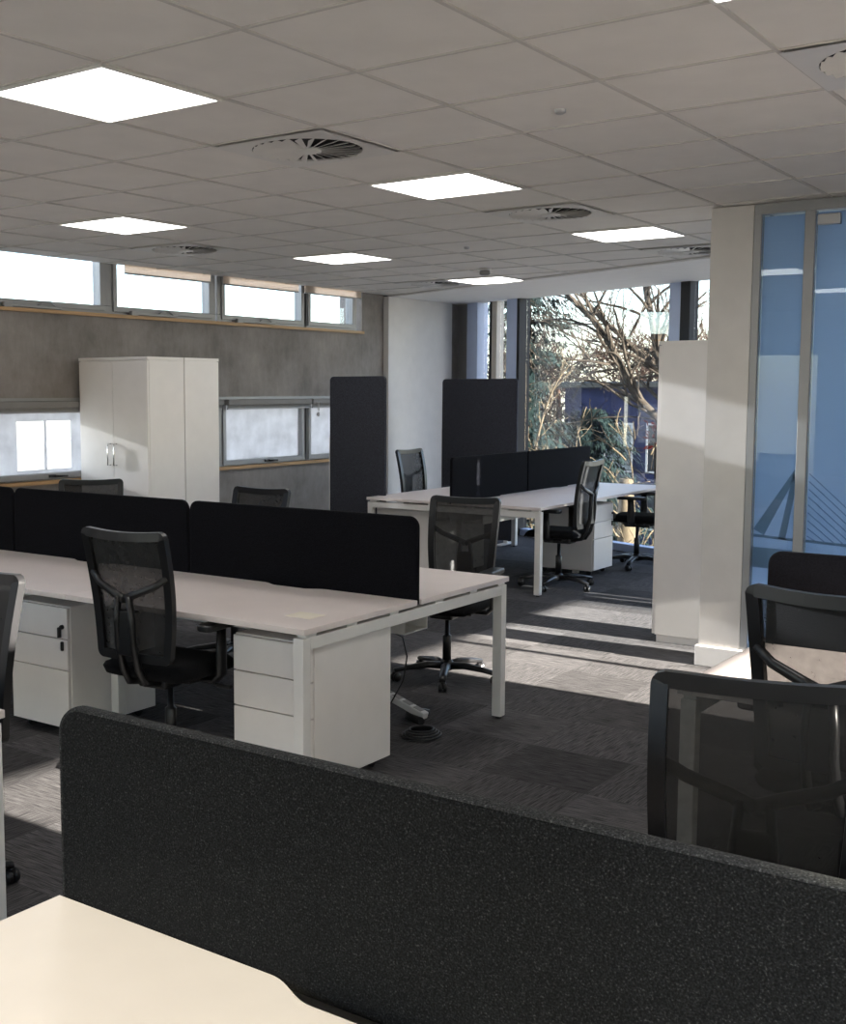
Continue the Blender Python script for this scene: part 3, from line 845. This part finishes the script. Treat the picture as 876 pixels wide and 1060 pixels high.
    bm = new_bm(); rows = []
    for i in range(17):
        z = zb+0.005+(zt-zb-0.01)*i/16; row = []
        for j in range(9):
            q = -1+2*j/8; row.append(bm.verts.new((bx_(z)-0.018*(1-q*q)+0.004, (hw(z)-0.004)*q, z)))
        rows.append(row)
    for i in range(16):
        for j in range(8):
            f = bm.faces.new((rows[i][j], rows[i+1][j], rows[i+1][j+1], rows[i][j+1])); f.smooth = True
    obj('back_mesh', bm, 'mesh', t)
    bm = new_bm()
    for s in (-1, 1):
        add_tube(bm, [(bx_(0.90)-0.008, s*hw(0.90), 0.90), (bx_(0.86)-0.035, s*0.15, 0.86), (bx_(0.82)-0.055, s*0.06, 0.825), (bx_(0.80)-0.058, 0, 0.80)], [1, 1.1, 1.2, 1.3], 8, flat=(0.010, 0.015), up=(1, 0, 0))
    for s in (-1, 1):
        add_tube(bm, [(bx_(0.81)-0.058, s*0.03, 0.815), (bx_(0.7)-0.066, s*0.042, 0.70), (bx_(0.6)-0.062, s*0.042, 0.60), (-0.255, s*0.042, 0.50), (-0.215, s*0.045, 0.435), (-0.11, s*0.05, 0.412)], [1, 1, 1, 1.1, 1.1, 1.0], 8, flat=(0.013, 0.018), up=(0, 1, 0))
    add_box(bm, bx_(0.6)-0.07, bx_(0.6)-0.052, -0.045, 0.045, 0.56, 0.75, 0.005)
    add_tube(bm, [(bx_(zb)-0.01, 0, zb), (-0.27, 0, 0.545)], 0.016, 8)
    obj('back_support', bm, 'black', t)
    for s in (-1, 1):
        bm = new_bm()
        add_tube(bm, [(0.0, s*0.16, 0.428), (0.0, s*0.255, 0.430), (0.0, s*0.285, 0.46), (0.0, s*0.285, 0.55), (0.005, s*0.282, 0.665)], [1, 1.1, 1.2, 1.15, 1.0], 8, flat=(0.030, 0.012), up=(1, 0, 0))
        ar = obj('armrest', bm, 'black', t)
        bm = new_bm(); add_prism(bm, rrect(-0.13, 0.13, s*0.28-0.042, s*0.28+0.042, 0.035), 'z', 0.662, 0.690, 0.008); obj('arm_pad', bm, 'black', ar)
    first[0] = t
    return t
R = math.radians
def sc(o, k): o.scale = (k, k, k); return o
chair('black mesh-back chair tucked into the long desk between its two drawer units', (3.73, 3.62, 0), R(4))
sc(chair('black mesh-back chair with dark lever, beyond the near end of the long desk', (5.87, 3.48, 0), R(189)), 0.955)
sc(chair('black chair behind the long desk, top of its back showing in front of white cupboards', (5.46, 6.05, 0), R(222)), 0.97)
sc(chair('black chair behind the long desk, top of its back showing below the low window', (5.51, 4.79, 0), R(181)), 0.97)
sc(chair('black chair at the left edge beside the one-legged view of a desk', (2.20, 3.29, 0), R(178)), 0.98)
sc(chair('large black mesh chair in front of camera at right, behind the speckled divider', (2.27, 0.68, 0), R(192.8)), 0.965)
chair('black mesh chair at right edge whose top frame catches the light, before the right-hand divider', (3.84, 0.835, 0), R(-5))
chair('black mesh chair nearest the corner leg of the far bench desk', (9.26, 4.40, 0), R(93))
chair('black mesh chair partly hidden by the tall white cupboard side at right', (10.80, 4.33, 0), R(100))
chair('black mesh chair on the far side of the far bench desk, before the plaster corner', (10.05, 6.13, 0), R(-91))

# ------------------------------------------------------------------ cupboards
def cupboard(label, loc, rz, W=0.78, D=0.41, H=1.935, grp='tall white cupboards', label_handles=True):
    """local: doors at y=0 facing -y, x 0..W"""
    t = thing('storage_cupboard', label, 'cupboard', loc, rz, grp)
    bm = new_bm(); add_box(bm, 0, W, 0.02, D, 0.05, H-0.025, 0.002); obj('carcass', bm, 'white_cab', t)
    bm = new_bm(); add_box(bm, 0.01, W-0.01, 0.03, D-0.01, 0, 0.05); obj('plinth', bm, 'white_cab', t)
    bm = new_bm(); add_box(bm, -0.002, W+0.002, 0.0, D, H-0.025, H, 0.002); obj('top_panel', bm, 'white_cab', t)
    for a, b, hx in ((0.003, W/2-0.0015, W/2-0.035), (W/2+0.0015, W-0.003, W/2+0.035)):
        bm = new_bm(); add_box(bm, a, b, 0.0, 0.019, 0.055, H-0.029, 0.002); d = obj('door', bm, 'white_cab', t)
        bm = new_bm(); z0 = 1.08
        add_tube(bm, [(hx, 0.0, z0), (hx, -0.032, z0), (hx, -0.032, z0+0.17), (hx, 0.0, z0+0.17)], 0.006, 8); obj('handle', bm, 'chrome', d)
    return t
CX = 6.63
cupboard('tall white cupboard with double doors and bar handles before the low windows', (CX, 7.415, 0), -PI/2)
cupboard('tall white cupboard back to back behind the double-door one, plain side showing', (CX+0.83, 6.635, 0), PI/2)
# right-hand cupboard behind the pier, plain side towards the room
cupboard('tall white cupboard standing behind the white pier, plain side in the sun', (8.0, 2.93, 0), PI, W=0.40, D=0.58, H=1.985)

# ------------------------------------------------------------------ tall floor screens
def floor_screen(label, loc, rz, W, H=1.80):
    t = thing('floor_screen', label, 'room divider', loc, rz, 'tall grey floor screens')
    bm = new_bm(); add_prism(bm, rrect(0, W, 0.04, H, 0.04, (0, 0, 1, 1)), 'y', -0.018, 0.018, 0.008); obj('panel', bm, 'tall', t)
    bm = new_bm(); add_box(bm, -0.008, 0.0, -0.014, 0.014, 0.04, H-0.55, 0.002); obj('edge_rail', bm, 'white_steel', t)
    for x in (0.12, W-0.12):
        bm = new_bm(); add_box(bm, x-0.04, x+0.04, -0.20, 0.20, 0, 0.012, 0.003); add_box(bm, x-0.02, x+0.02, -0.016, 0.016, 0.012, 0.045); obj('foot', bm, 'white_steel', t)
    return t
floor_screen('narrow-looking tall slate floor screen between low window and far desk', (8.9, 6.54, 0), -PI/2, 0.61)
floor_screen('tall slate floor screen in front of the glazed corner', (11.55, 6.93, 0), -PI/2+0.03, 0.92)

# ------------------------------------------------------------------ cables
t = thing('power_strip', 'white multi-socket power strip hanging at an angle under the long desk', 'power strip', (5.0, 3.22, 0.0))
b = bmesh.new(); add_box(b, -0.15, 0.15, -0.024, 0.024, -0.018, 0.018, 0.006)
mt = Matrix.Translation((0, 0, 0.085)) @ Matrix.Rotation(R(-95), 4, 'Z') @ Matrix.Rotation(R(16), 4, 'Y')
bm = new_bm(); merge(bm, b, mt); body = obj('body', bm, 'strip', t)
bm = new_bm()
for k in range(4):
    b = bmesh.new(); add_box(b, -0.135+0.07*k, -0.085+0.07*k, -0.018, 0.018, 0.018, 0.0195); merge(bm, b, mt)
obj('sockets', bm, 'blind_grey', body)
bm = new_bm(); add_tube(bm, [(-0.08, -0.16, 0.035), (-0.03, -0.05, 0.03), (0.02, -0.02, 0.05), (0.09, -0.10, 0.03)], 0.02, 8); obj('plug', bm, 'black', t)
bm = new_bm()
pts = [(4.62, 3.06, 0.545), (4.70, 3.03, 0.50), (4.74, 3.03, 0.40), (4.74, 3.05, 0.28), (4.70, 3.10, 0.16), (4.72, 3.20, 0.05), (4.78, 3.28, 0.02)]
add_tube(bm, pts, 0.004, 6)
tag(obj('power_cable', bm, 'cable'), 'thin black cable hanging from the tray below the long desk', 'cable')
bm = new_bm(); pts = []
for i in range(60):
    a = i*0.42; rr = 0.10-0.0008*i; pts.append((4.80+rr*math.cos(a)*1.1, 2.98+rr*math.sin(a), 0.006+0.0006*i))
add_tube(bm, pts, 0.005, 6)
tag(obj('coiled_cable', bm, 'cable'), 'black cable coiled on the carpet near the long desk end', 'cable')

# ------------------------------------------------------------------ outside
GZ = -4.5
bm = new_bm(); add_prism(bm, [(-60, -90), (130, -90), (130, 120), (-60, 120)], 'z', GZ-0.2, GZ)
structure(obj('ground', bm, 'grass'))

def twigs(bm, rng, p, d, ln, r, depth, spread=0.55, grav=0.0, seg=4, kids=3, shrink=0.68, minr=0.004):
    pts = [p]; rad = [r]; q = p.copy(); dd = d.copy()
    n = 4
    for i in range(n):
        dd = (dd+Vector((rng.uniform(-1, 1), rng.uniform(-1, 1), rng.uniform(-1, 1)))*0.16+Vector((0, 0, grav))).normalized()
        q = q+dd*ln/n; pts.append(q.copy()); rad.append(max(minr, r*(1-0.45*(i+1)/n)))
    add_tube(bm, pts, rad, seg if depth > 1 else 3)
    if depth == 0: return
    for k in range(kids):
        i = rng.randint(2, n)
        nd2 = (dd+Vector((rng.uniform(-1, 1), rng.uniform(-1, 1), rng.uniform(-0.7, 1)))*spread*1.4).normalized()
        twigs(bm, rng, pts[i], nd2, ln*shrink*rng.uniform(0.75, 1.2), max(minr, rad[i]*0.62), depth-1, spread, grav, seg, kids, shrink, minr)

def bare_tree(label, base, limbs, seed, depth=3, twig_len=1.5, m='bark', kids=3):
    rng = random.Random(seed)
    t = thing('bare_tree', label, 'tree', base, 0, 'leafless trees outside')
    B = Vector(base)
    bm = new_bm(); bt = new_bm()
    for pts, r0, r1 in limbs:
        P = [Vector(p)-B for p in pts]
        # smooth resample
        S = []
        for i in range(len(P)-1):
            for k in range(4):
                u = k/4; a = P[max(i-1, 0)]; b = P[i]; c = P[i+1]; d = P[min(i+2, len(P)-1)]
                S.append(0.5*((2*b)+(c-a)*u+(2*a-5*b+4*c-d)*u*u+(3*b-a-3*c+d)*u**3))
        S.append(P[-1])
        rad = [r0+(r1-r0)*i/(len(S)-1) for i in range(len(S))]
        add_tube(bm, S, [q_*0.72 for q_ in rad], 8)
        for i in range(3, len(S)):
            if rng.random() < 0.75:
                tdir = (S[i]-S[i-1]).normalized()
                d = (tdir*0.6+Vector((rng.uniform(-0.7, 0.7), rng.uniform(-1, 1), rng.uniform(-0.5, 0.9)))).normalized()
                twigs(bt, rng, S[i], d, twig_len*rng.uniform(0.6, 1.2), rad[i]*0.42, depth, kids=kids)
    obj('trunk', bm, m, t); obj('branches', bt, m, t)
    return t
LIMBS = [
 ([(19.3, 6.3, GZ), (19.2, 6.35, -2.0), (19.1, 6.45, -0.4), (19.0, 6.642, 0.578), (18.85, 7.226, 1.194), (18.7, 7.602, 1.631), (18.55, 7.782, 2.1), (18.4, 7.994, 2.536), (18.25, 8.168, 2.86), (18.1, 8.528, 3.223), (17.8, 9.0, 3.8), (17.6, 9.6, 4.5)], 0.13, 0.03),
 ([(19.1, 6.45, -0.4), (19.2, 6.75, 1.0), (19.3, 7.053, 1.661), (19.45, 7.496, 2.015), (19.6, 7.952, 2.349), (19.75, 8.262, 2.591), (19.9, 8.725, 2.928), (20.05, 9.167, 3.378), (20.2, 9.525, 3.9), (20.4, 9.9, 4.6)], 0.11, 0.03),
 ([(19.1, 6.6, 0.0), (19.2, 7.085, 1.267), (19.3, 7.425, 2.139), (19.4, 7.539, 2.462), (19.5, 7.656, 2.869), (19.6, 7.81, 3.395), (19.7, 7.95, 4.3), (19.9, 8.1, 5.4)], 0.11, 0.06),
 ([(18.7, 7.6, 1.63), (18.5, 7.65, 1.95), (18.3, 7.813, 2.281), (18.2, 8.264, 2.179), (18.1, 8.638, 1.979), (18.0, 9.2, 1.75)], 0.035, 0.012),
 ([(18.4, 7.994, 2.536), (18.3, 8.322, 2.744), (18.2, 8.704, 2.847), (18.1, 9.124, 2.795), (18.0, 9.7, 2.9)], 0.035, 0.012),
 ([(18.85, 7.226, 1.194), (18.6, 7.6, 1.25), (18.4, 8.1, 1.22), (18.2, 8.7, 1.10)], 0.022, 0.010),
 ([(19.0, 6.642, 0.578), (19.0, 6.2, 1.6), (19.1, 5.8, 2.6), (19.2, 5.3, 3.6), (19.2, 4.9, 4.8)], 0.09, 0.03),
 ([(19.0, 6.642, 0.3), (18.8, 5.6, 1.3), (18.6, 4.6, 2.3), (18.6, 3.8, 3.6)], 0.08, 0.03)]
bare_tree('big leafless tree with leaning forked limbs outside the far window', (19.3, 6.3, GZ), LIMBS, 5, depth=3, twig_len=1.0, kids=2)
bare_tree('slender pale branch rising left of centre outside the far window', (16.0, 8.1, GZ),
          [([(16.0, 8.1, GZ), (16.0, 8.09, -2.0), (16.0, 8.06, -0.3), (16.0, 8.037, 0.311), (16.0, 8.014, 0.742), (16.0, 7.928, 1.17), (16.0, 7.782, 1.594), (16.0, 7.62, 1.9), (16.0, 7.487, 2.037)], 0.035, 0.016)], 9, depth=1, twig_len=0.35, m='bark_pale')

def crown(name, label, base, h, rx, seed, m, n0=60, depth=2, kids=3, grp='leafless trees outside', cat='tree', tl=1.6, minr=0.008, trad=0.03):
    rng = random.Random(seed)
    t = thing(name, label, cat, base, 0, grp)
    bm = new_bm(); add_tube(bm, [(0, 0, 0), (0.1, 0.05, h*0.35), (0, 0.1, h*0.7)], [0.25, 0.2, 0.1], 8); obj('trunk', bm, m, t)
    bm = new_bm()
    for i in range(n0):
        a = rng.uniform(0, 2*PI); z = h*rng.uniform(0.12, 0.75); rr = rng.uniform(0, 0.45)*rx
        d = Vector((math.cos(a), math.sin(a), rng.uniform(0.2, 1.2))).normalized()
        twigs(bm, rng, Vector((rr*math.cos(a), rr*math.sin(a), z)), d, tl*rng.uniform(0.7, 1.3), trad, depth, kids=kids, minr=minr)
    obj('branches', bm, m, t)
    return t

def conifer(label, base, h, rx, seed, m='needle'):
    rng = random.Random(seed)
    t = thing('conifer', label, 'tree', base, 0)
    bm = new_bm(); add_tube(bm, [(0, 0, 0), (0, 0, h*0.5), (0, 0, h)], [0.25, 0.15, 0.03], 8); obj('trunk', bm, 'bark', t)
    bm = new_bm()
    z = h*0.08
    while z < h*0.985:
        k = 1-z/h
        for b in range(9):
            a = rng.uniform(0, 2*PI); ln = rx*(0.25+0.75*k**0.8)*rng.uniform(0.7, 1.15)
            dx, dy = math.cos(a), math.sin(a)
            nseg = 7
            for s in range(nseg):
                q0 = s/nseg; q = (s+0.5)/nseg
                cx, cy, cz = dx*ln*q, dy*ln*q, z-ln*0.22*q*q+0.1*q
                w = 0.34*(1-q*0.55)*(0.5+k)
                for w_ in range(7):
                    ox, oy = rng.uniform(-1, 1)*w, rng.uniform(-1, 1)*w
                    p = Vector((cx+ox, cy+oy, cz+rng.uniform(-0.12, 0.05)))
                    e = Vector((rng.uniform(-1, 1)*0.05+dx*0.12, rng.uniform(-1, 1)*0.05+dy*0.12, -rng.uniform(0.04, 0.22)))
                    sd = Vector((-dy, dx, rng.uniform(-0.4, 0.4)))*0.03
                    vs = [bm.verts.new(p-sd), bm.verts.new(p+sd), bm.verts.new(p+e)]
                    bm.faces.new(vs)
        z += h*0.022
    obj('foliage', bm, m, t)
    return t
crown('twiggy_shrub', 'tangle of pale dry sunlit twigs low outside the far window', (16.5, 6.7, GZ), 7.0, 1.7, 21, 'bark_pale', n0=75, depth=2, grp=None, cat='shrub', tl=0.75, minr=0.006, trad=0.014)
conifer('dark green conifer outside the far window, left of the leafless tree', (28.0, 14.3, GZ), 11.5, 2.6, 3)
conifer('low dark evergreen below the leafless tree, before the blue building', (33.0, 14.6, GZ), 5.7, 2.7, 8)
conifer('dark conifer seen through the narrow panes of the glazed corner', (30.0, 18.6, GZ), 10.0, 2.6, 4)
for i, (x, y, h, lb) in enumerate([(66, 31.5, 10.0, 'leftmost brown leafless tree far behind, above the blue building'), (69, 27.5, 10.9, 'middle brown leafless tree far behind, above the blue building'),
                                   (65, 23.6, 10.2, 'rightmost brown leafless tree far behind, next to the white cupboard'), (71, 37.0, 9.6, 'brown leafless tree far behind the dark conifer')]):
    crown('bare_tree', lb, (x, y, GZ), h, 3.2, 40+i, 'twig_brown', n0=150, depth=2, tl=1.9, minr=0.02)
t = thing('office_building', 'low blue-grey building with dark windows behind the trees', 'building', (46.0, 17.5, GZ))
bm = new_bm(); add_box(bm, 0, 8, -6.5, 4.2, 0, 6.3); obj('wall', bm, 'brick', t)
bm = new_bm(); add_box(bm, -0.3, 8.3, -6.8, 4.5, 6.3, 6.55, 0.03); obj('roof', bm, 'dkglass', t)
for z0, z1 in ((0.6, 2.2), (2.9, 4.9)):
    for y in (-6.0, -4.2, -2.4, -0.6, 1.2, 2.9):
        bm = new_bm()
        add_box(bm, -0.06, 0.02, y, y+1.25, z0, z0+0.08); add_box(bm, -0.06, 0.02, y, y+1.25, z1-0.08, z1)
        add_box(bm, -0.06, 0.02, y, y+0.08, z0+0.08, z1-0.08); add_box(bm, -0.06, 0.02, y+1.17, y+1.25, z0+0.08, z1-0.08)
        w_ = obj('window', bm, 'alu', t)
        bm = new_bm(); add_box(bm, -0.03, 0.01, y+0.08, y+1.17, z0+0.08, z1-0.08); obj('pane', bm, 'reflection_pane' if (y, z0) == (1.2, 2.9) else 'dkglass', w_)
t = thing('red_shrub', 'few red leaves on a thin shrub outside, beside the white cupboard', 'shrub', (13.6, 5.2, GZ))
bm = new_bm(); add_tube(bm, [(0, 0, 0), (0.05, 0.02, 3), (0, 0.05, 5.2), (0, 0.07, 5.8)], [0.03, 0.02, 0.012, 0.006], 6); obj('stem', bm, 'bark', t)
rng = random.Random(2); bm = new_bm()
for i in range(26):
    p = Vector((rng.uniform(-0.12, 0.12), 0.07+rng.uniform(-0.1, 0.1), 5.62+rng.uniform(-0.15, 0.2)))
    a = Vector((rng.uniform(-1, 1), rng.uniform(-1, 1), rng.uniform(-1, 1))).normalized()*0.045; b = a.orthogonal().normalized()*0.022
    bm.faces.new([bm.verts.new(p-a), bm.verts.new(p+b), bm.verts.new(p+a), bm.verts.new(p-b)])
obj('leaves', bm, 'redleaf', t)

# ------------------------------------------------------------------ light
w = bpy.data.worlds.new('World'); scene.world = w; w.use_nodes = True
nt = w.node_tree
for q in list(nt.nodes): nt.nodes.remove(q)
sky = nd(nt, 'ShaderNodeTexSky'); sky.sky_type = 'NISHITA'
SUN_EL = math.atan(0.24)
sky.sun_disc = False; sky.sun_elevation = R(28); sky.air_density = 1.0; sky.dust_density = 0.6; sky.ozone_density = 1.5
sky.sun_rotation = PI      # sun towards -Y
mixs = nd(nt, 'ShaderNodeMix', data_type='RGBA'); mixs.inputs[0].default_value = 0.35
mixs.inputs[7].default_value = (1.9, 2.0, 2.1, 1)
nt.links.new(sky.outputs[0], mixs.inputs[6])
bg = nd(nt, 'ShaderNodeBackground', i_Strength=0.70); wo = nd(nt, 'ShaderNodeOutputWorld')
nt.links.new(mixs.outputs[2], bg.inputs[0]); nt.links.new(bg.outputs[0], wo.inputs[0])

def sun(name, d, energy, col, ang):
    l = bpy.data.lights.new(name, 'SUN'); l.energy = energy; l.color = col; l.angle = R(ang)
    o = bpy.data.objects.new(name, l); COL.objects.link(o)
    o.rotation_euler = Vector(d).to_track_quat('-Z', 'Y').to_euler(); o.location = (0, 0, 20)
    return o
sun('sun', (0.01, 1.0, -0.24), 60.0, (1.0, 0.93, 0.82), 0.4)
sun('sun_reflected', (0.16, -1.0, -0.22), 4.6, (0.95, 0.97, 1.0), 0.6)

# ------------------------------------------------------------------ camera
yaw, pitch, roll, fpx, cxp, cyp = 0.6462, -0.1005, -0.0016, 1233.6, 327.2, 530.1
#CAM
f = Vector((math.cos(yaw)*math.cos(pitch), math.sin(yaw)*math.cos(pitch), math.sin(pitch)))
r = Vector((math.sin(yaw), -math.cos(yaw), 0)); u = r.cross(f)
r2 = r*math.cos(roll)+u*math.sin(roll); u2 = -r*math.sin(roll)+u*math.cos(roll)
cam = bpy.data.cameras.new('camera'); co = bpy.data.objects.new('camera', cam); COL.objects.link(co)
co.matrix_world = Matrix(((r2.x, u2.x, -f.x, 0), (r2.y, u2.y, -f.y, 0), (r2.z, u2.z, -f.z, 1.66), (0, 0, 0, 1)))
cam.sensor_fit = 'HORIZONTAL'; cam.sensor_width = 36.0; cam.lens = fpx/876*36.0
cam.shift_x = (438-cxp)/876; cam.shift_y = (cyp-530)/876
cam.clip_start = 0.05; cam.clip_end = 500
scene.camera = co
scene.view_settings.view_transform = 'Standard'
scene.view_settings.look = 'None'
scene.view_settings.exposure = 0.25
scene.cycles.use_denoising = True
scene.cycles.max_bounces = 10
scene.cycles.transparent_max_bounces = 16
scene.cycles.caustics_reflective = False
scene.cycles.caustics_refractive = False
scene.cycles.sample_clamp_indirect = 6.0
